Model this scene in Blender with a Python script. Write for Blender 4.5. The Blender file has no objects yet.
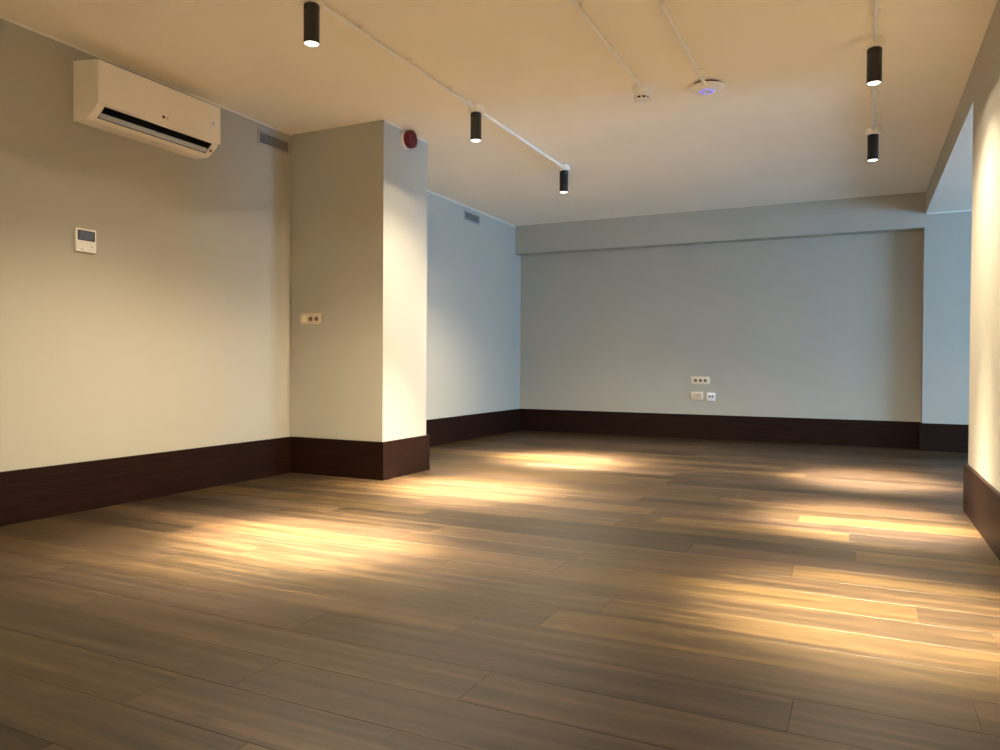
import bpy, bmesh, math, random
from mathutils import Vector, Matrix
PI = math.pi
sc = bpy.context.scene
COL = sc.collection

# ------------------------------------------------------------------ dimensions (metres)
H = 2.55
XL, YP, XP, YP2 = -3.886, 4.410, -3.052, 5.001
YB, YW, XR, YR = 8.469, 8.637, 0.562, 5.019
HB, HBR, HBB = 0.271, 2.342, 2.203
YREAR, XFAR, YNEAR = -2.3, 6.0, 3.2
BT = 0.02            # baseboard thickness

# ------------------------------------------------------------------ helpers
def bm_box(bm, lo, hi, mi=0):
    vs = [bm.verts.new((x, y, z)) for x in (lo[0], hi[0]) for y in (lo[1], hi[1]) for z in (lo[2], hi[2])]
    for q in ((0, 1, 3, 2), (4, 6, 7, 5), (0, 4, 5, 1), (2, 3, 7, 6), (0, 2, 6, 4), (1, 5, 7, 3)):
        f = bm.faces.new([vs[i] for i in q]); f.material_index = mi
    return vs

def bm_rbox(bm, lo, hi, r=0.002, seg=2, mi=0):
    t = bmesh.new(); bm_box(t, lo, hi, mi)
    bmesh.ops.recalc_face_normals(t, faces=t.faces)
    bmesh.ops.bevel(t, geom=list(t.edges), offset=r, segments=seg, affect='EDGES', profile=0.5)
    for f in t.faces: f.material_index = mi
    me = bpy.data.meshes.new('tmp'); t.to_mesh(me); t.free(); bm.from_mesh(me); bpy.data.meshes.remove(me)

def bm_lathe(bm, prof, seg=40, axis='Z', c=(0, 0, 0), cap0=True, cap1=True, mi=0):
    """prof: list of (radius, height) along the axis"""
    rings = []
    for r, h in prof:
        ring = []
        for k in range(seg):
            a = 2 * PI * k / seg
            p = (r * math.cos(a), r * math.sin(a), h)
            if axis == 'X': p = (h, r * math.cos(a), r * math.sin(a))
            elif axis == 'Y': p = (r * math.sin(a), h, r * math.cos(a))
            ring.append(bm.verts.new((p[0] + c[0], p[1] + c[1], p[2] + c[2])))
        rings.append(ring)
    for a, b in zip(rings, rings[1:]):
        for k in range(seg):
            f = bm.faces.new((a[k], a[(k + 1) % seg], b[(k + 1) % seg], b[k])); f.material_index = mi
    if cap0: bm.faces.new(list(reversed(rings[0]))).material_index = mi
    if cap1: bm.faces.new(rings[-1]).material_index = mi

def bm_tube(bm, a, b, r, seg=16):
    a = Vector(a); b = Vector(b); d = (b - a).normalized()
    u = d.orthogonal().normalized(); v = d.cross(u)
    ra = [bm.verts.new(a + r * (math.cos(2*PI*k/seg) * u + math.sin(2*PI*k/seg) * v)) for k in range(seg)]
    rb = [bm.verts.new(b + r * (math.cos(2*PI*k/seg) * u + math.sin(2*PI*k/seg) * v)) for k in range(seg)]
    for k in range(seg): bm.faces.new((ra[k], ra[(k+1) % seg], rb[(k+1) % seg], rb[k]))
    bm.faces.new(list(reversed(ra))); bm.faces.new(rb)

def bm_prism(bm, poly, lo, hi, axis):
    """poly: 2-D points, extruded along axis between lo and hi"""
    def P(p, t):
        return {'X': (t, p[0], p[1]), 'Y': (p[0], t, p[1]), 'Z': (p[0], p[1], t)}[axis]
    a = [bm.verts.new(P(p, lo)) for p in poly]; b = [bm.verts.new(P(p, hi)) for p in poly]
    n = len(poly)
    for k in range(n): bm.faces.new((a[k], a[(k+1) % n], b[(k+1) % n], b[k]))
    bm.faces.new(list(reversed(a))); bm.faces.new(b)

def link(name, bm, mats, parent=None, smooth=False, recalc=True):
    if recalc: bmesh.ops.recalc_face_normals(bm, faces=bm.faces)
    me = bpy.data.meshes.new(name); bm.to_mesh(me); bm.free()
    for m in (mats if isinstance(mats, (list, tuple)) else [mats]): me.materials.append(m)
    if smooth:
        for p in me.polygons: p.use_smooth = True
        try: me.set_sharp_from_angle(angle=math.radians(35))
        except Exception: pass
    o = bpy.data.objects.new(name, me); COL.objects.link(o)
    if parent is not None: o.parent = parent
    return o

def struct(name, bm, m, parent=None, smooth=False):
    o = link(name, bm, m, parent, smooth)
    if parent is None: o['kind'] = 'structure'
    return o

def thing(name, label, cat, loc=(0, 0, 0), group=None):
    o = bpy.data.objects.new(name, None); COL.objects.link(o)
    o.empty_display_size = 0.05
    o.location = loc; o['label'] = label; o['category'] = cat
    if group: o['group'] = group
    return o

# ------------------------------------------------------------------ materials
def base_mat(name, col, rough=0.5, spec=0.5, metal=0.0):
    m = bpy.data.materials.new(name); m.use_nodes = True
    b = m.node_tree.nodes['Principled BSDF']
    b.inputs['Base Color'].default_value = (*col, 1)
    b.inputs['Roughness'].default_value = rough
    b.inputs['Metallic'].default_value = metal
    b.inputs['Specular IOR Level'].default_value = spec
    return m, m.node_tree, b

def N(nt, t, **kw):
    n = nt.nodes.new(t)
    for k, v in kw.items(): setattr(n, k, v)
    return n

def vary(m, nt, b, col, amount=0.03, scale=3.0, bump=0.0, bscale=300.0):
    """faint procedural unevenness of a painted / moulded surface"""
    tc = N(nt, 'ShaderNodeTexCoord')
    no = N(nt, 'ShaderNodeTexNoise'); no.inputs['Scale'].default_value = scale; no.inputs['Detail'].default_value = 3
    nt.links.new(tc.outputs['Object'], no.inputs['Vector'])
    r = N(nt, 'ShaderNodeValToRGB')
    r.color_ramp.elements[0].position = 0.3; r.color_ramp.elements[1].position = 0.7
    r.color_ramp.elements[0].color = (*[c * (1 - amount) for c in col], 1)
    r.color_ramp.elements[1].color = (*[min(1, c * (1 + amount)) for c in col], 1)
    nt.links.new(no.outputs['Fac'], r.inputs['Fac']); nt.links.new(r.outputs['Color'], b.inputs['Base Color'])
    if bump:
        n2 = N(nt, 'ShaderNodeTexNoise'); n2.inputs['Scale'].default_value = bscale
        nt.links.new(tc.outputs['Object'], n2.inputs['Vector'])
        bp = N(nt, 'ShaderNodeBump'); bp.inputs['Strength'].default_value = bump; bp.inputs['Distance'].default_value = 0.002
        nt.links.new(n2.outputs['Fac'], bp.inputs['Height']); nt.links.new(bp.outputs['Normal'], b.inputs['Normal'])

def painted(name, col, rough=0.5, spec=0.5, amount=0.03, scale=3.0, bump=0.0, bscale=300.0, metal=0.0):
    m, nt, b = base_mat(name, col, rough, spec, metal); vary(m, nt, b, col, amount, scale, bump, bscale); return m

WALL = (0.46, 0.445, 0.39)
M_wall = painted('wall_paint', WALL, 0.85, 0.2, 0.02, 1.5, 0.08, 260)
M_ceil = painted('ceiling_paint', (0.95, 0.90, 0.80), 0.9, 0.2, 0.02, 1.2, 0.08, 200)
M_bead = painted('bead_paint', (0.80, 0.78, 0.74), 0.7, 0.3)
M_white = painted('white_plastic', (0.80, 0.77, 0.72), 0.35, 0.5, 0.015, 6)
M_bright = painted('controller_white', (0.93, 0.915, 0.88), 0.3, 0.5, 0.01, 10)
M_acwhite = painted('air_conditioner_plastic', (0.93, 0.88, 0.80), 0.35, 0.5, 0.015, 5)
M_cream = painted('cream_plastic', (0.82, 0.74, 0.57), 0.35, 0.5, 0.02, 20)
M_cream_dark = painted('cream_plastic_dark', (0.62, 0.54, 0.42), 0.35, 0.5, 0.02, 20)  # darker cream tone for the panel on the pillar
M_creamd = painted('cream_plastic_recess', (0.62, 0.52, 0.36), 0.4, 0.5, 0.02, 20)
M_brown = painted('socket_hole_brown', (0.20, 0.115, 0.06), 0.5, 0.3, 0.05, 20)
M_grey = painted('louver_grey', (0.50, 0.55, 0.64), 0.4, 0.5, 0.02, 8)
M_dark = painted('dark_plastic', (0.012, 0.011, 0.011), 0.6, 0.3, 0.1, 10)
M_black = painted('lamp_black', (0.014, 0.0135, 0.014), 0.42, 0.5, 0.08, 30)
M_ventm = painted('vent_metal', (0.42, 0.41, 0.39), 0.5, 0.4, 0.03, 10)
M_ventd = painted('vent_dark', (0.06, 0.058, 0.055), 0.8, 0.2, 0.1, 10)
M_red = painted('alarm_red', (0.11, 0.0022, 0.0060), 0.35, 0.35, 0.08, 40)
M_alarmw = painted('alarm_white', (0.85, 0.80, 0.78), 0.4, 0.5)
M_lcd = painted('lcd_grey', (0.105, 0.13, 0.17), 0.3, 0.5, 0.05, 60)
M_lcdb = painted('lcd_border', (0.02, 0.022, 0.025), 0.3, 0.5, 0.05, 60)
M_print = painted('grey_print', (0.25, 0.21, 0.18), 0.5, 0.3)
M_logo = painted('dark_red_print', (0.05, 0.008, 0.010), 0.4, 0.4)
M_ind = painted('indicator_window', (0.30, 0.17, 0.15), 0.3, 0.5)
M_stick = painted('white_sticker', (0.93, 0.94, 0.98), 0.3, 0.5)
M_stickg = painted('sticker_grey', (0.62, 0.62, 0.66), 0.4, 0.4)
M_frame = painted('window_white', (0.75, 0.75, 0.73), 0.4, 0.5)

def emit(name, col, s):
    m = bpy.data.materials.new(name); m.use_nodes = True; nt = m.node_tree; nt.nodes.clear()
    e = N(nt, 'ShaderNodeEmission'); e.inputs['Color'].default_value = (*col, 1); e.inputs['Strength'].default_value = s
    o = N(nt, 'ShaderNodeOutputMaterial'); nt.links.new(e.outputs[0], o.inputs[0]); return m
M_lens = emit('lamp_glow', (1.0, 0.92, 0.80), 3)
M_ring = emit('ring_violet', (0.40, 0.33, 1.0), 0.42)

# dark wenge baseboard with fine horizontal grain
def wenge():
    m, nt, b = base_mat('wenge_wood', (0.03, 0.012, 0.008), 0.5, 0.15)
    g = N(nt, 'ShaderNodeNewGeometry')
    mp = N(nt, 'ShaderNodeMapping'); mp.inputs['Scale'].default_value = (2.2, 2.2, 60)
    no = N(nt, 'ShaderNodeTexNoise'); no.inputs['Scale'].default_value = 1.6; no.inputs['Detail'].default_value = 6; no.inputs['Roughness'].default_value = 0.65
    nt.links.new(g.outputs['Position'], mp.inputs['Vector']); nt.links.new(mp.outputs['Vector'], no.inputs['Vector'])
    r = N(nt, 'ShaderNodeValToRGB')
    r.color_ramp.elements[0].position = 0.30; r.color_ramp.elements[0].color = (0.0078, 0.0026, 0.0015, 1)
    r.color_ramp.elements[1].position = 0.72; r.color_ramp.elements[1].color = (0.0225, 0.0078, 0.0042, 1)
    nt.links.new(no.outputs['Fac'], r.inputs['Fac']); nt.links.new(r.outputs['Color'], b.inputs['Base Color'])
    bp = N(nt, 'ShaderNodeBump'); bp.inputs['Strength'].default_value = 0.15; bp.inputs['Distance'].default_value = 0.001
    nt.links.new(no.outputs['Fac'], bp.inputs['Height']); nt.links.new(bp.outputs['Normal'], b.inputs['Normal'])
    return m
M_wenge = wenge()

# oak planks: colour from the per-plank "tone" attribute + stretched grain
def oak():
    m, nt, b = base_mat('oak_planks', (0.25, 0.15, 0.08), 0.42, 0.22)
    L = nt.links.new
    at = N(nt, 'ShaderNodeAttribute', attribute_name='tone', attribute_type='GEOMETRY')
    sp = N(nt, 'ShaderNodeSeparateColor'); L(at.outputs['Color'], sp.inputs[0])     # R tone, G hue, B seed
    g = N(nt, 'ShaderNodeNewGeometry')
    sx = N(nt, 'ShaderNodeSeparateXYZ'); L(g.outputs['Position'], sx.inputs[0])
    seed = N(nt, 'ShaderNodeMath', operation='MULTIPLY'); L(sp.outputs['Blue'], seed.inputs[0]); seed.inputs[1].default_value = 37.0
    cx = N(nt, 'ShaderNodeCombineXYZ'); L(sx.outputs['X'], cx.inputs['X']); L(sx.outputs['Y'], cx.inputs['Y']); L(seed.outputs[0], cx.inputs['Z'])
    # warp so the grain meanders (cathedrals)
    mw = N(nt, 'ShaderNodeMapping'); mw.inputs['Scale'].default_value = (1.3, 5.0, 1.0); L(cx.outputs[0], mw.inputs['Vector'])
    nw = N(nt, 'ShaderNodeTexNoise'); nw.inputs['Scale'].default_value = 1.0; nw.inputs['Detail'].default_value = 2; L(mw.outputs[0], nw.inputs['Vector'])
    # ring bands
    rm = N(nt, 'ShaderNodeMath', operation='MULTIPLY'); L(nw.outputs['Fac'], rm.inputs[0]); rm.inputs[1].default_value = 70.0
    sn = N(nt, 'ShaderNodeMath', operation='SINE'); L(rm.outputs[0], sn.inputs[0])
    # fine pores
    mf = N(nt, 'ShaderNodeMapping'); mf.inputs['Scale'].default_value = (5.0, 130.0, 1.0); L(cx.outputs[0], mf.inputs['Vector'])
    nf = N(nt, 'ShaderNodeTexNoise'); nf.inputs['Scale'].default_value = 1.0; nf.inputs['Detail'].default_value = 5; nf.inputs['Roughness'].default_value = 0.7; L(mf.outputs[0], nf.inputs['Vector'])
    # broad streaks along the plank
    mb = N(nt, 'ShaderNodeMapping'); mb.inputs['Scale'].default_value = (0.9, 24.0, 1.0); L(cx.outputs[0], mb.inputs['Vector'])
    nb = N(nt, 'ShaderNodeTexNoise'); nb.inputs['Scale'].default_value = 1.0; nb.inputs['Detail'].default_value = 3; L(mb.outputs[0], nb.inputs['Vector'])
    # sum
    def mad(a, k, c):
        n = N(nt, 'ShaderNodeMath', operation='MULTIPLY_ADD'); L(a, n.inputs[0]); n.inputs[1].default_value = k
        if isinstance(c, float): n.inputs[2].default_value = c
        else: L(c, n.inputs[2])
        return n.outputs[0]
    f = mad(sn.outputs[0], 0.035, 0.0)
    f = mad(nf.outputs['Fac'], 0.80, f)
    f = mad(nb.outputs['Fac'], 0.85, f)
    f = mad(sp.outputs['Red'], 0.45, f)          # ~0.38 +- grain + tone
    r = N(nt, 'ShaderNodeValToRGB')
    e = r.color_ramp.elements
    e[0].position = 0.540; e[0].color = (0.0115, 0.0072, 0.0037, 1)
    e[1].position = 0.888; e[1].color = (0.077, 0.0478, 0.0235, 1)
    k = e.new(0.705); k.color = (0.0340, 0.0208, 0.0105, 1)
    L(mad(f, 0.6, 0.075), r.inputs['Fac'])
    hs = N(nt, 'ShaderNodeHueSaturation')
    L(mad(sp.outputs['Green'], 0.022, 0.489), hs.inputs['Hue'])
    L(mad(sp.outputs['Green'], 0.20, 0.95), hs.inputs['Saturation'])
    L(r.outputs['Color'], hs.inputs['Color'])
    # knots
    vo = N(nt, 'ShaderNodeTexVoronoi'); vo.inputs['Scale'].default_value = 1.0
    mk = N(nt, 'ShaderNodeMapping'); mk.inputs['Scale'].default_value = (1.3, 6.5, 1.0); L(cx.outputs[0], mk.inputs['Vector']); L(mk.outputs[0], vo.inputs['Vector'])
    kr = N(nt, 'ShaderNodeValToRGB'); kr.color_ramp.elements[0].position = 0.022; kr.color_ramp.elements[0].color = (0.45, 0.42, 0.4, 1)
    kr.color_ramp.elements[1].position = 0.075; kr.color_ramp.elements[1].color = (1, 1, 1, 1)
    L(vo.outputs['Distance'], kr.inputs['Fac'])
    mx = N(nt, 'ShaderNodeMix', data_type='RGBA', blend_type='MULTIPLY'); mx.inputs[0].default_value = 1.0
    L(hs.outputs['Color'], mx.inputs[6]); L(kr.outputs['Color'], mx.inputs[7])
    L(mx.outputs[2], b.inputs['Base Color'])
    L(mad(nf.outputs['Fac'], 0.16, 0.36), b.inputs['Roughness'])
    bp = N(nt, 'ShaderNodeBump'); bp.inputs['Strength'].default_value = 0.25; bp.inputs['Distance'].default_value = 0.0012
    L(nf.outputs['Fac'], bp.inputs['Height']); L(bp.outputs['Normal'], b.inputs['Normal'])
    return m
M_oak = oak()

# ------------------------------------------------------------------ floor: one mesh of bevelled oak planks
def build_floor():
    rnd = random.Random(11)
    bm = bmesh.new()
    cl = bm.loops.layers.float_color.new('tone')
    W = 0.19; x0, x1, ylo, yhi = XL - 0.05, XFAR + 0.05, YREAR - 0.05, YW + 0.05
    k0 = math.floor((ylo - 2.735) / W); k1 = math.ceil((yhi - 2.735) / W)
    # joints (x of the butt ends) and tones seen in the photograph, by row
    forced = {
        -5: [(-0.14, .44, .40)], -4: [(0.257, .50, .60)], -1: [(0.374, .58, .5)], 0: [(0.178, .50, .5)],
        2: [(-0.237, .70, .8)], -2: [(-0.78, .66, .8)], -6: [(-0.88, .38, .35)], -7: [(-1.437, .34, .15)],
    }
    prevtone = {-5: (.42, .35), -4: (.42, .4), -1: (.6, .6), 0: (.80, .9), 2: (.48, .5), -2: (.52, .5), -6: (.46, .35), -7: (.38, .30)}
    for k in range(k0, k1):
        ya, yb = 2.735 + k * W, 2.735 + (k + 1) * W
        cuts = []
        if k in forced:
            xj, t, h = forced[k][0]
            cuts = [xj]
            x = xj
            while x > x0: x -= rnd.uniform(1.25, 2.1); cuts.append(x)
            x = xj
            while x < x1: x += rnd.uniform(1.25, 2.1); cuts.append(x)
        else:
            x = x0 - rnd.uniform(0, 1.6)
            while x < x1: cuts.append(x); x += rnd.choice((0.9, 1.3, 1.6, 1.9, 2.2)) * rnd.uniform(.9, 1.1)
            cuts.append(x)
        cuts.sort()
        for a, b in zip(cuts, cuts[1:]):
            a2, b2 = max(a, x0), min(b, x1)
            if b2 - a2 < 0.02: continue
            tone = min(1, max(0, rnd.gauss(0.5, 0.20))); hue = rnd.random(); seed = rnd.random()
            if k in forced:
                if abs(a - forced[k][0][0]) < 1e-4: tone, hue = forced[k][0][1:]
                elif abs(b - forced[k][0][0]) < 1e-4: tone, hue = prevtone[k]
            g, d = 0.0012, 0.0009
            top = [bm.verts.new(p) for p in ((a2 + g*.7, ya + g, 0), (b2 - g*.7, ya + g, 0), (b2 - g*.7, yb - g, 0), (a2 + g*.7, yb - g, 0))]
            low = [bm.verts.new(p) for p in ((a2, ya, -d), (b2, ya, -d), (b2, yb, -d), (a2, yb, -d))]
            fs = [bm.faces.new(top)] + [bm.faces.new((low[i], low[(i+1) % 4], top[(i+1) % 4], top[i])) for i in range(4)]
            for f in fs:
                for l in f.loops: l[cl] = (tone, hue, seed, 1)
    bm_box(bm, (x0, ylo, -0.12), (x1, yhi, -0.004))
    return struct('floor', bm, M_oak)
build_floor()

# ------------------------------------------------------------------ shell
def box_struct(name, lo, hi, m):
    bm = bmesh.new(); bm_box(bm, lo, hi); return struct(name, bm, m)

T = 0.2
box_struct('wall_left', (XL - T, YREAR - T, 0), (XL, YW + T, H), M_wall)
box_struct('wall_back', (XL, YW, 0), (XR - 0.009, YW + T, H), M_wall)
box_struct('wall_rear', (XL, YREAR - T, 0), (XR + T, YREAR, H), M_wall)
box_struct('wall_right', (XR, YREAR, 0), (XR + T, YR, H), M_wall)
box_struct('wall_pillar', (XL, YP, 0), (XP, YP2, H), M_wall)
box_struct('wall_side', (XR - 0.009, YB, 0), (XFAR + T, YW + T, H), M_wall)                 # back wall of the side room, flush with the beam
box_struct('ceiling_beam_back', (XL, YB, HBB), (XR - 0.009, YW, H), M_wall)
box_struct('ceiling_beam_right', (XR, YR, HBR + 0.003), (XR + T, YB, H), M_wall)
box_struct('wall_side_near', (XR + T, YNEAR - T, 0), (XFAR + T, YNEAR, H), M_wall)
box_struct('ceiling', (XL - T, YREAR - T, H), (XR + T, YW + T, H + 0.15), M_ceil)
bm = bmesh.new()
bm_prism(bm, [(XR + 0.001, YR), (XR + 0.001, YB), (XFAR + T, YB), (XFAR + T, YNEAR - T), (XR + T, YNEAR - T), (XR + T, YR)], HBR, HBR + 0.0029, 'Z')
struct('ceiling_side', bm, M_ceil)
box_struct('ceiling_slab', (XR + T, YNEAR - T, HBR + 0.003), (XFAR + T, YB, HBR + 0.15), M_ceil)
# daylight wall of the side room with its window opening
WY0, WY1, WZ0, WZ1 = 4.6, 7.2, 0.30, 2.05
bm = bmesh.new()
bm_box(bm, (XFAR, YNEAR, 0), (XFAR + T, YB, WZ0)); bm_box(bm, (XFAR, YNEAR, WZ1), (XFAR + T, YB, HBR))
bm_box(bm, (XFAR, YNEAR, WZ0), (XFAR + T, WY0, WZ1)); bm_box(bm, (XFAR, WY1, WZ0), (XFAR + T, YB, WZ1))
struct('wall_window', bm, M_wall)
bm = bmesh.new(); f = 0.05; xa, xb = XFAR + 0.10, XFAR + 0.15
bm_box(bm, (xa, WY0, WZ0), (xb, WY1, WZ0 + f)); bm_box(bm, (xa, WY0, WZ1 - f), (xb, WY1, WZ1))
for y in (WY0, (WY0 + WY1) / 2 - f / 2, WY1 - f): bm_box(bm, (xa, y, WZ0 + f), (xb, y + f, WZ1 - f))
struct('window_1', bm, M_frame)

# baseboards: tall wenge boards, eased top edge
def board(name, poly):
    bm = bmesh.new(); n = 0.004
    lo = [bm.verts.new((x, y, 0)) for x, y in poly]
    hi = [bm.verts.new((x, y, HB)) for x, y in poly]
    k = len(poly)
    for i in range(k): bm.faces.new((lo[i], lo[(i+1) % k], hi[(i+1) % k], hi[i]))
    bm.faces.new(hi); bm.faces.new(list(reversed(lo)))
    bmesh.ops.recalc_face_normals(bm, faces=bm.faces)
    bmesh.ops.bevel(bm, geom=[e for e in bm.edges if all(abs(v.co.z - HB) < 1e-6 for v in e.verts)], offset=0.0025, segments=2, affect='EDGES')
    return struct(name, bm, M_wenge)
board('baseboard_left', [(XL, YREAR), (XL + BT, YREAR), (XL + BT, YP - BT), (XL, YP - BT)])
board('baseboard_pillar', [(XL, YP - BT), (XP + BT, YP - BT), (XP + BT, YP2 + BT), (XL, YP2 + BT), (XL, YP2), (XP, YP2), (XP, YP), (XL, YP)])
board('baseboard_left_far', [(XL, YP2 + BT), (XL + BT, YP2 + BT), (XL + BT, YW), (XL, YW)])
board('baseboard_back', [(XL + BT, YW - BT), (XR - 0.009 - BT, YW - BT), (XR - 0.009 - BT, YW), (XL + BT, YW)])
board('baseboard_side', [(XR - 0.009 - BT, YB - BT), (XFAR, YB - BT), (XFAR, YB), (XR - 0.009, YB), (XR - 0.009, YW), (XR - 0.009 - BT, YW)])
board('baseboard_right', [(XR - BT, YREAR), (XR, YREAR), (XR, YR), (XR + T, YR), (XR + T, YR + BT), (XR - BT, YR + BT)])
board('baseboard_rear', [(XL + BT, YREAR), (XR - BT, YREAR), (XR - BT, YREAR + BT), (XL + BT, YREAR + BT)])

# thin white beads where wall meets ceiling
def bead(name, lo, hi):
    bm = bmesh.new(); bm_rbox(bm, lo, hi, 0.002, 1); return struct(name, bm, M_bead)
s = 0.012
bead('trim_1', (XL, YREAR, H - s), (XL + s * .6, YP, H))
bead('trim_2', (XL, YP2, H - s), (XL + s * .6, YB, H))
bead('trim_3', (XR + 0.01, YB - s * .6, HBR - s), (XFAR, YB, HBR))
bead('trim_4', (XP, YP, H - s * .7), (XP + s * .5, YP2, H))

# ------------------------------------------------------------------ ceiling spotlights
CAN_H, TUBE_R, TUBE_L = 0.055, 0.0365, 0.178
LAMP_Z = H - CAN_H - TUBE_L
CORE_W, HALO_W, MID_W, WIDE_W = 2600.0, 1050.0, 335.0, 13.0
CORE_COL, WIDE_COL = (1.0, 0.83, 0.575), (1.0, 0.855, 0.63)
def light(name, energy, color, size, blend, parent, z):
    d = bpy.data.lights.new(name, 'SPOT'); d.energy = energy; d.color = color
    d.spot_size = math.radians(size); d.spot_blend = blend; d.shadow_soft_size = 0.016
    o = bpy.data.objects.new(name, d); COL.objects.link(o); o.parent = parent; o.location = (0, 0, z); return o
def spotlight_meshes(t):
    bm = bmesh.new()
    bm_lathe(bm, [(0.052, H - CAN_H + 0.004), (0.054, H - CAN_H + 0.006), (0.054, H - 0.014), (0.052, H - 0.012), (0.036, H - 0.0115), (0.036, H)], 48, cap0=True)
    can = link('canopy', bm, M_ceil, t, True)
    bm = bmesh.new(); zb = LAMP_Z
    bm_lathe(bm, [(TUBE_R - 0.003, zb + 0.006), (TUBE_R - 0.003, zb), (TUBE_R - 0.0008, zb), (TUBE_R, zb + 0.001), (TUBE_R, zb + 0.02), (TUBE_R, zb + TUBE_L - 0.03),
                  (TUBE_R - 0.001, zb + TUBE_L - 0.0285), (TUBE_R, zb + TUBE_L - 0.027), (TUBE_R, zb + TUBE_L), (TUBE_R - 0.004, zb + TUBE_L + 0.004)], 48, cap0=False)
    tube = link('lamp_body', bm, M_black, t, True)
    bm = bmesh.new()
    bm_lathe(bm, [(0.004, zb - 0.0035), (0.018, zb - 0.002), (0.028, zb), (TUBE_R - 0.0032, zb + 0.003), (TUBE_R - 0.0032, zb + 0.006)], 48)
    lens = link('lens', bm, M_lens, t, True)
    return [can, tube, lens]
lamp_spots = [
    (-2.328, 2.776, 'black cylinder spotlight on the ceiling nearest the air conditioner, cut close to the picture top', 1.0),
    (-2.328, 4.431, 'black cylinder spotlight on the ceiling in front of the red alarm', 1.0),
    (-2.326, 6.065, 'smallest looking black cylinder spotlight, last one at the end of the left conduit', 1.0),
    (0.048, 4.416, 'black cylinder spotlight on the right conduit, the larger of the two lit there', 0.82),
    (0.063, 6.050, 'black cylinder spotlight ending the right conduit, near the dropped beam corner', 0.85),
    (0.045, 2.790, 'black cylinder spotlight on the right conduit above the camera, nearest the viewer', 0.55),
]
proto = None
for x, y, lab, pw in lamp_spots:
    t = thing('ceiling_spotlight', lab, 'spotlight', (x, y, 0), 'black ceiling spotlights')
    if proto is None: proto = spotlight_meshes(t)
    else:
        for p in proto:
            c = p.copy(); COL.objects.link(c); c.parent = t
    light('bulb_beam', CORE_W * pw, CORE_COL, 34 if x > -1 else 38, 1.0, t, LAMP_Z - 0.005)
    light('bulb_halo', HALO_W * pw * (0.9 if x > -1 else 1.0), CORE_COL, 44 if x > -1 else 56, 1.0, t, LAMP_Z - 0.005)
    light('bulb_flood', MID_W * pw * (0.60 if x > -1 else 0.45 if 4 < y < 5 else 1.0), CORE_COL, 134, 1.0, t, LAMP_Z - 0.005)
    light('bulb_spill', WIDE_W * pw * (0.7 if x > -1 else 1.0), WIDE_COL, 155, 0.16, t, LAMP_Z - 0.005)

# added, unseen row of spotlights: warm fill bounced off the rear wall
REAR_FILL_W = 350.0
for x in (-3.3, -2.45, -1.6, -0.75, 0.05):
    t = thing('ceiling_spotlight', 'added unseen spotlight bouncing fill light off the rear wall behind the viewer', 'spotlight', (x, YREAR + 0.55, 0), 'added fill spotlights along the rear wall')
    for p in proto:
        c = p.copy(); COL.objects.link(c); c.parent = t
    light('bulb_flood', REAR_FILL_W, CORE_COL, 120, 1.0, t, LAMP_Z - 0.005)

# ------------------------------------------------------------------ surface conduits along the ceiling
CR = 0.011; CZ = H - 0.022
def conduit(label, x, ya, yb, clips, xb=None):
    xb = x if xb is None else xb
    t = thing('cable_conduit', label, 'conduit', (x, ya, 0), 'white conduits on the ceiling')
    bm = bmesh.new(); bm_tube(bm, (0, 0, CZ), (xb - x, yb - ya, CZ), CR)
    link('tube', bm, M_bright, t, True)
    for yc in clips:
        u = (yc - ya) / (yb - ya); xc = (xb - x) * u
        bm = bmesh.new()
        pts = [(xc - 0.026, H - 0.001), (xc - 0.026, H - 0.004), (xc - 0.014, H - 0.005)]
        for k in range(9):
            a = PI - PI * k / 8
            pts.append((xc + (CR + 0.0022) * math.cos(a), CZ - (CR + 0.0022) * math.sin(a)))
        pts += [(xc + 0.014, H - 0.005), (xc + 0.026, H - 0.004), (xc + 0.026, H - 0.001)]
        bm_prism(bm, pts, yc - ya - 0.008, yc - ya + 0.008, 'Y')
        link('clip', bm, M_ceil, t)
cr = 0.052
conduit('white conduit on the ceiling between the air conditioner spotlight and the one by the alarm', -2.328, 2.776 + cr, 4.431 - cr, (3.147, 3.592, 4.074, 4.32), -2.328)
conduit('white conduit on the ceiling joining the two farther spotlights of the left row', -2.328, 4.431 + cr, 6.065 - cr, (4.62, 5.1, 5.6, 5.92), -2.326)
conduit('white conduit running to the larger spotlight of the right row from the picture top', 0.045, 2.790 + cr, 4.416 - cr, (3.2, 3.65, 4.069), 0.048)
conduit('short white conduit between the two spotlights of the right row', 0.048, 4.416 + cr, 6.050 - cr, (4.8, 5.25, 5.721), 0.063)
conduit('white conduit on the ceiling ending at the smoke detector', -1.232, -1.5, 4.505, (0.5, 1.2, 1.9, 2.6, 3.4, 4.36))
conduit('white conduit on the ceiling ending at the round disc with violet light', -0.866, -1.5, 4.61, (0.5, 1.2, 1.9, 2.6, 3.52, 4.43))

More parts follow.
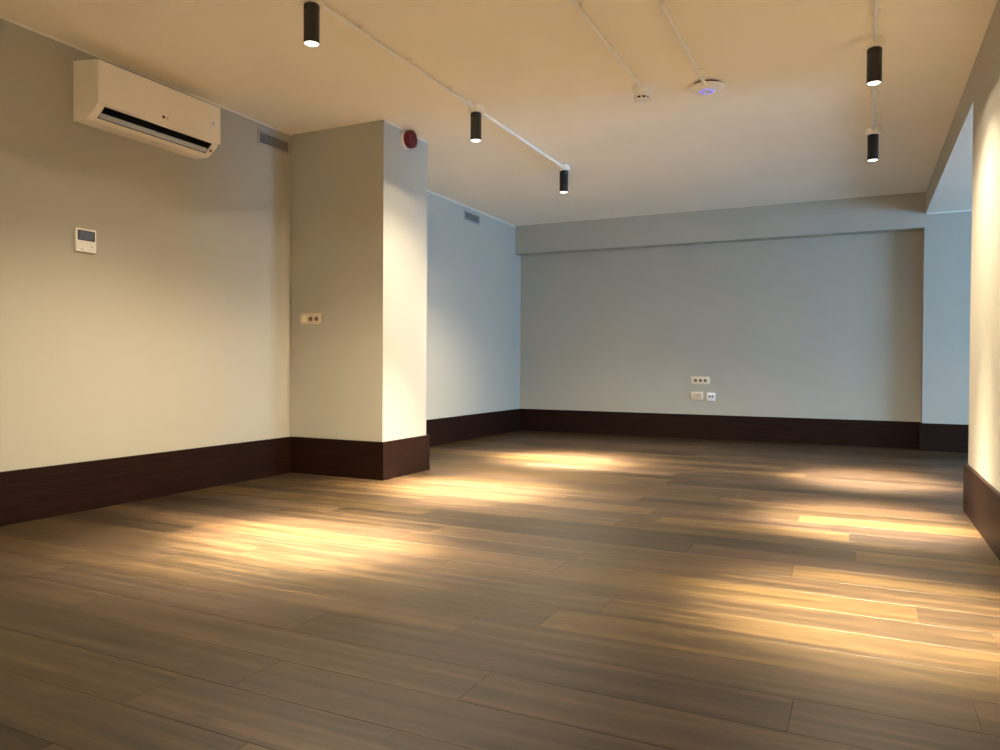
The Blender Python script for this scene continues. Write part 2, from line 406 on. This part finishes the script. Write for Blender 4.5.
# ------------------------------------------------------------------ smoke detector
sx, sy = -1.236, 4.555
t = thing('smoke_detector', 'small white smoke detector on a round box at the end of a ceiling conduit', 'smoke detector', (sx, sy, 0))
bm = bmesh.new(); bm_lathe(bm, [(0.053, H - 0.036), (0.056, H - 0.034), (0.056, H - 0.002), (0.057, H)], 40); link('mounting_box', bm, M_ceil, t, True)
bm = bmesh.new()
bm_lathe(bm, [(0.046, H - 0.070), (0.049, H - 0.067), (0.050, H - 0.058), (0.045, H - 0.054), (0.045, H - 0.051), (0.050, H - 0.048), (0.050, H - 0.041), (0.046, H - 0.036)], 40); link('body', bm, M_bright, t, True)
bm = bmesh.new(); bm_lathe(bm, [(0.040, H - 0.083), (0.040, H - 0.069)], 40); link('sensing_chamber', bm, M_dark, t, True)
bm = bmesh.new()
for k in range(8):
    a = 2 * PI * k / 8 + 0.2; c, s_ = math.cos(a), math.sin(a)
    p = [(0.036, -0.005), (0.0455, -0.005), (0.0455, 0.005), (0.036, 0.005)]
    bm_prism(bm, [(c * u - s_ * v, s_ * u + c * v) for u, v in p], H - 0.082, H - 0.069, 'Z')
bm_lathe(bm, [(0.02, H - 0.0905), (0.036, H - 0.0895), (0.044, H - 0.0865), (0.0465, H - 0.0825), (0.042, H - 0.0815)], 40)
link('cap', bm, M_bright, t, True)

# ------------------------------------------------------------------ round access point disc
ax, ay = -0.868, 4.700
t = thing('wireless_access_point', 'flat round white disc with a violet light ring on the ceiling', 'access point', (ax, ay, 0))
bm = bmesh.new(); bm_lathe(bm, [(0.080, H - 0.014), (0.084, H - 0.012), (0.084, H)], 56); link('mounting_plate', bm, M_dark, t, True)
bm = bmesh.new()
bm_lathe(bm, [(0.030, H - 0.043), (0.046, H - 0.042), (0.062, H - 0.0395), (0.082, H - 0.034), (0.097, H - 0.027), (0.1035, H - 0.020), (0.104, H - 0.0165), (0.101, H - 0.014)], 64)
link('dome', bm, M_bright, t, True)
bm = bmesh.new()
prof = [(0.030, H - 0.0415), (0.030, H - 0.0444), (0.046, H - 0.0434), (0.048, H - 0.0405)]
bm_lathe(bm, prof, 64, cap0=False, cap1=False); link('light_ring', bm, M_ring, t, True)

# ------------------------------------------------------------------ red fire alarm on the pillar
t = thing('fire_alarm', 'round red fire alarm sounder on white base high on the pillar', 'fire alarm', (XP - 0.002, 4.694, 2.483))
bm = bmesh.new(); bm_lathe(bm, [(0.065, 0), (0.0675, 0.003), (0.0675, 0.020), (0.065, 0.024)], 48, 'X'); link('base', bm, M_alarmw, t, True)
bm = bmesh.new()
bm_lathe(bm, [(0.063, 0.022), (0.065, 0.026), (0.065, 0.058), (0.062, 0.066), (0.053, 0.070), (0.036, 0.0705), (0.033, 0.0685), (0.018, 0.0685), (0.014, 0.072), (0.004, 0.073)], 48, 'X')
link('sounder', bm, M_red, t, True)
bm = bmesh.new()
for k in range(10):
    a = 2 * PI * k / 10
    bm_rbox(bm, (0.0685, 0.044 * math.cos(a) - 0.004, 0.044 * math.sin(a) - 0.004), (0.0730, 0.044 * math.cos(a) + 0.004, 0.044 * math.sin(a) + 0.004), 0.0015, 1)
link('sound_ports', bm, M_red, t, True)

# ------------------------------------------------------------------ vents on the left wall
def vent(label, ya, yb, za, zb):
    t = thing('air_vent', label, 'vent', (XL, (ya + yb) / 2, za), 'grey louvred vents under the ceiling')
    w = (yb - ya) / 2; h = zb - za; f = 0.016
    bm = bmesh.new()
    for lo, hi in (((0, -w, 0), (0.008, w, f)), ((0, -w, h - f), (0.008, w, h)), ((0, -w, f), (0.008, -w + f, h - f)), ((0, w - f, f), (0.008, w, h - f))):
        bm_box(bm, lo, hi)
    bmesh.ops.remove_doubles(bm, verts=bm.verts, dist=1e-5)
    link('frame', bm, M_ventm, t)
    bm = bmesh.new(); bm_box(bm, (0.0005, -w + f, f), (0.002, w - f, h - f)); link('backing', bm, M_ventd, t)
    bm = bmesh.new(); n = 6
    for k in range(n):
        z = f + (h - 2 * f) * (k + 0.5) / n
        bm_prism(bm, [(0.0022, z + 0.004), (0.0032, z + 0.0045), (0.0085, z - 0.003), (0.0075, z - 0.0038)], -w + f, w - f, 'Y')
    link('louvres', bm, M_ventm, t)
vent('grey louvred vent under the ceiling beside the pillar', 4.054, 4.386, 2.386, 2.497)
vent('small louvred vent high on the far bluish wall behind the pillar', 7.131, 7.490, 2.392, 2.505)

# ------------------------------------------------------------------ air conditioner
AY0, AY1 = 2.669, 3.512
t = thing('air_conditioner', 'white split air conditioner with open outlet high on the left wall', 'air conditioner', (XL, AY0, 0))
W = AY1 - AY0
chin = [(0.193, 2.219), (0.190, 2.206), (0.184, 2.197), (0.166, 2.180), (0.143, 2.163), (0.130, 2.1535), (0.107, 2.141), (0.080, 2.1375), (0.0, 2.1405)]
i0, i1 = 1, 5                                # opening between these profile points
oy0, oy1 = 0.050, W - 0.050
bm = bmesh.new()
def strip(pts, ya, yb):
    a = [bm.verts.new((p[0], ya, p[1])) for p in pts]; b = [bm.verts.new((p[0], yb, p[1])) for p in pts]
    for k in range(len(pts) - 1): bm.faces.new((a[k], a[k+1], b[k+1], b[k]))
e = 0.004
upper = [(0.0, 2.467), (0.190, 2.4445), (0.198, 2.440), (0.198, 2.222), chin[0]]
strip(upper, e, W - e)
strip(chin, e, oy0); strip(chin, oy1, W - e)
strip(chin[:i0 + 1], oy0, oy1); strip(chin[i1:], oy0, oy1)
for y in (e, W - e):
    ring = [(0.0, 2.467), (0.190, 2.4445), (0.198, 2.440), (0.198, 2.222)] + chin
    bm.faces.new([bm.verts.new((p[0], y, p[1])) for p in ring])
bmesh.ops.remove_doubles(bm, verts=bm.verts, dist=1e-5)
link('casing', bm, M_acwhite, t)
bm = bmesh.new()                            # dark duct behind the opening
duct = [chin[i0], (0.150, 2.250), (0.095, 2.235), (0.085, 2.185), chin[i1]]
a = [bm.verts.new((p[0] - 0.0005, oy0, p[1])) for p in duct]; b = [bm.verts.new((p[0] - 0.0005, oy1, p[1])) for p in duct]
for k in range(len(duct) - 1): bm.faces.new((a[k], a[k+1], b[k+1], b[k]))
bm.faces.new(a); bm.faces.new(list(reversed(b)))
bm_box(bm, (0.150, oy0 + 0.365, 2.172), (0.158, oy0 + 0.372, 2.192))
link('air_outlet', bm, M_dark, t)
bm = bmesh.new()                            # louver flap
bm_prism(bm, [(0.132, 2.1585), (0.136, 2.1565), (0.1475, 2.1660), (0.1590, 2.1760), (0.1560, 2.1790), (0.144, 2.1695)], oy0 + 0.006, oy1 - 0.006, 'Y')
fl = link('louver', bm, M_grey, t)
for y in (0.372, 0.66):
    bm = bmesh.new(); bm_prism(bm, [(0.150, 2.1715), (0.163, 2.1835), (0.150, 2.196)], oy0 + y, oy0 + y + 0.004, 'Y')
    link('louver_clip', bm, M_dark, fl)
bm = bmesh.new()                            # front panel
poly = [(0.1975, 2.2125), (0.208, 2.2125), (0.2105, 2.216), (0.2105, 2.437), (0.208, 2.441), (0.1975, 2.4415)]
bm_prism(bm, poly, 0.0, W, 'Y')
fp = link('front_panel', bm, M_acwhite, t)
bm = bmesh.new()
bm_lathe(bm, [(0.0088, 0.2105), (0.0088, 0.2112)], 28, 'X', (0, 0.414, 2.2570)); link('logo', bm, M_logo, fp)
def letters(name, txt, size, mat, parent, loc, rot, ext=0.0004):
    cu = bpy.data.curves.new(name, 'FONT'); cu.body = txt; cu.size = size; cu.extrude = ext; cu.align_x = 'CENTER'; cu.align_y = 'CENTER'
    tmp = bpy.data.objects.new(name, cu); COL.objects.link(tmp)
    dg = bpy.context.evaluated_depsgraph_get(); me = bpy.data.meshes.new_from_object(tmp.evaluated_get(dg))
    COL.objects.unlink(tmp); bpy.data.objects.remove(tmp)
    me.materials.clear(); me.materials.append(mat)
    o = bpy.data.objects.new(name, me); COL.objects.link(o); o.parent = parent; o.location = loc; o.rotation_euler = rot; return o
letters('lettering', 'LG', 0.017, M_print, fp, (0.2110, 0.437, 2.2560), (PI / 2, 0, PI / 2))
bm = bmesh.new()
bm_lathe(bm, [(0.024, 0.2105), (0.024, 0.2111)], 36, 'X', (0, W - 0.057, 2.3250))
st = link('sticker', bm, M_stick, fp)
bm = bmesh.new()
bm_lathe(bm, [(0.009, 0.2111), (0.009, 0.2114)], 28, 'X', (0, W - 0.0565, 2.328)); link('sticker_print', bm, M_stickg, st)
bm = bmesh.new()
bm_rbox(bm, (0.150, W - 0.036, 2.163), (0.164, W - 0.022, 2.178), 0.003, 2); link('indicator', bm, M_ind, t)

# ------------------------------------------------------------------ wired controller
t = thing('wall_controller', 'square white wall controller with a grey display under the air conditioner', 'thermostat', (XL, 2.674, 1.4325))
w, h = 0.123, 0.130
bm = bmesh.new(); bm_rbox(bm, (0, 0, 0), (0.017, w, h), 0.004, 3); cs = link('casing', bm, M_bright, t, True)
bm = bmesh.new(); bm_rbox(bm, (0.0165, 0.011, 0.064), (0.0178, w - 0.010, h - 0.011), 0.0005, 1); link('screen_border', bm, M_lcdb, t)
bm = bmesh.new(); bm_rbox(bm, (0.0172, 0.019, 0.069), (0.0182, w - 0.018, h - 0.016), 0.0004, 1); link('screen', bm, M_lcd, t)
bm = bmesh.new(); bm_rbox(bm, (0.0168, 0.013, 0.010), (0.0180, w - 0.010, 0.060), 0.0005, 1); cov = link('cover', bm, M_bright, t)
bm = bmesh.new()
bm_rbox(bm, (0.0178, 0.028, 0.0125), (0.0183, 0.046, 0.0155), 0.0002, 1); link('lettering', bm, M_print, cov)
for y, z, r in ((0.094, 0.034, 0.0062), (0.083, 0.017, 0.0035), (0.111, 0.018, 0.0035)):
    bm = bmesh.new(); bm_lathe(bm, [(r, 0.0178), (r * .9, 0.0186)], 20, 'X', (0, y, z)); link('button', bm, M_stickg, cov)

# ------------------------------------------------------------------ sockets and switches (face towards -Y)
def plate(name, label, cat, x0, x1, z0, z1, y, mat):
    t = thing(name, label, cat, (x0, y, z0))
    bm = bmesh.new(); bm_rbox(bm, (0, -0.009, 0), (x1 - x0, 0, z1 - z0), 0.003, 2); link('cover_plate', bm, mat, t, True)
    return t, x1 - x0, z1 - z0
def socket_insert(t, cx, cz, mat=None):
    bm = bmesh.new(); bm_lathe(bm, [(0.0180, -0.0080), (0.0180, -0.0094), (0.0170, -0.0097)], 32, 'Y', (cx, 0, cz), cap0=False, cap1=True)
    s_ = link('socket', bm, M_brown, t, True)
    bm = bmesh.new()
    for dx in (-0.008, 0.008): bm_lathe(bm, [(0.003, -0.0094), (0.003, -0.0101)], 14, 'Y', (cx + dx, 0, cz))
    link('contact_holes', bm, M_dark, s_)
def insert(t, x0, z0, x1, z1, mat, name='insert'):
    bm = bmesh.new(); bm_rbox(bm, (x0, -0.0112, z0), (x1, -0.0080, z1), 0.001, 1); return link(name, bm, mat, t)
t, w, h = plate('socket_panel', 'cream three gang panel with two round sockets on the shaded pillar face', 'socket', -3.797, -3.595, 1.1155, 1.199, YP, M_cream_dark)
insert(t, 0.020, 0.016, 0.066, 0.068, M_cream, 'rocker_switch'); socket_insert(t, 0.103, h / 2); socket_insert(t, 0.157, h / 2)
t, w, h = plate('socket_panel', 'long cream panel with three sockets, uppermost on the back wall', 'socket', -1.741, -1.532, 0.616, 0.702, YW, M_cream)
for cx in (0.050, 0.1045, 0.159): socket_insert(t, cx, h / 2)
t, w, h = plate('switch_panel', 'cream two gang blank panel beside the white outlet on the back wall', 'socket', -1.740, -1.606, 0.438, 0.530, YW, M_cream)
insert(t, 0.022, 0.018, 0.110, 0.072, M_creamd, 'blank_insert')
t, w, h = plate('network_outlet', 'small square white data outlet low on the back wall', 'outlet', -1.567, -1.470, 0.430, 0.522, YW, M_stick)
insert(t, 0.020, 0.022, 0.082, 0.074, M_stick, 'insert')
for x0, x1 in ((0.024, 0.046), (0.056, 0.078)):
    bm = bmesh.new(); bm_rbox(bm, (x0, -0.0118, 0.036), (x1, -0.0110, 0.062), 0.0003, 1); link('data_port', bm, M_print, t)

# ------------------------------------------------------------------ daylight through the side-room window
w = bpy.data.worlds.new('sky'); sc.world = w; w.use_nodes = True
bg = w.node_tree.nodes['Background']; bg.inputs['Color'].default_value = (0.31, 0.62, 1.0, 1); bg.inputs['Strength'].default_value = 19.0
d = bpy.data.lights.new('window_portal', 'AREA'); d.shape = 'RECTANGLE'; d.size = WY1 - WY0; d.size_y = WZ1 - WZ0
d.cycles.is_portal = True
o = bpy.data.objects.new('window_portal', d); COL.objects.link(o)
o.location = (XFAR + T - 0.01, (WY0 + WY1) / 2, (WZ0 + WZ1) / 2)
o.rotation_euler = Matrix(((0, 0, 1), (1, 0, 0), (0, 1, 0))).to_euler()   # local -Z towards -X

# ------------------------------------------------------------------ camera
yaw, pitch, roll, fpx, camh = 0.4497, 0.0134, 0.0057, 746.8, 0.8219
cy, sy_ = math.cos(yaw), math.sin(yaw); cp, sp_ = math.cos(pitch), math.sin(pitch)
dh = Vector((-sy_, cy, 0)); zz = Vector((0, 0, 1))
fw = dh * cp - zz * sp_; up = zz * cp + dh * sp_; rt = Vector((cy, sy_, 0))
c, s_ = math.cos(roll), math.sin(roll)
R = rt * c + up * s_; U = up * c - rt * s_
cam = bpy.data.cameras.new('camera'); cam.sensor_fit = 'HORIZONTAL'; cam.sensor_width = 36; cam.lens = fpx / 1000 * 36
cam.clip_start = 0.02
co = bpy.data.objects.new('camera', cam); COL.objects.link(co)
co.matrix_world = Matrix(((R.x, U.x, -fw.x, 0), (R.y, U.y, -fw.y, 0), (R.z, U.z, -fw.z, camh), (0, 0, 0, 1)))
sc.camera = co

vs = sc.view_settings
vs.view_transform = 'Standard'; vs.look = 'None'; vs.gamma = 1.0; vs.use_curve_mapping = False
vs.exposure = 1.08
sc.cycles.use_denoising = True
sc.cycles.max_bounces = 14; sc.cycles.diffuse_bounces = 10; sc.cycles.glossy_bounces = 6
sc.cycles.sample_clamp_indirect = 8.0
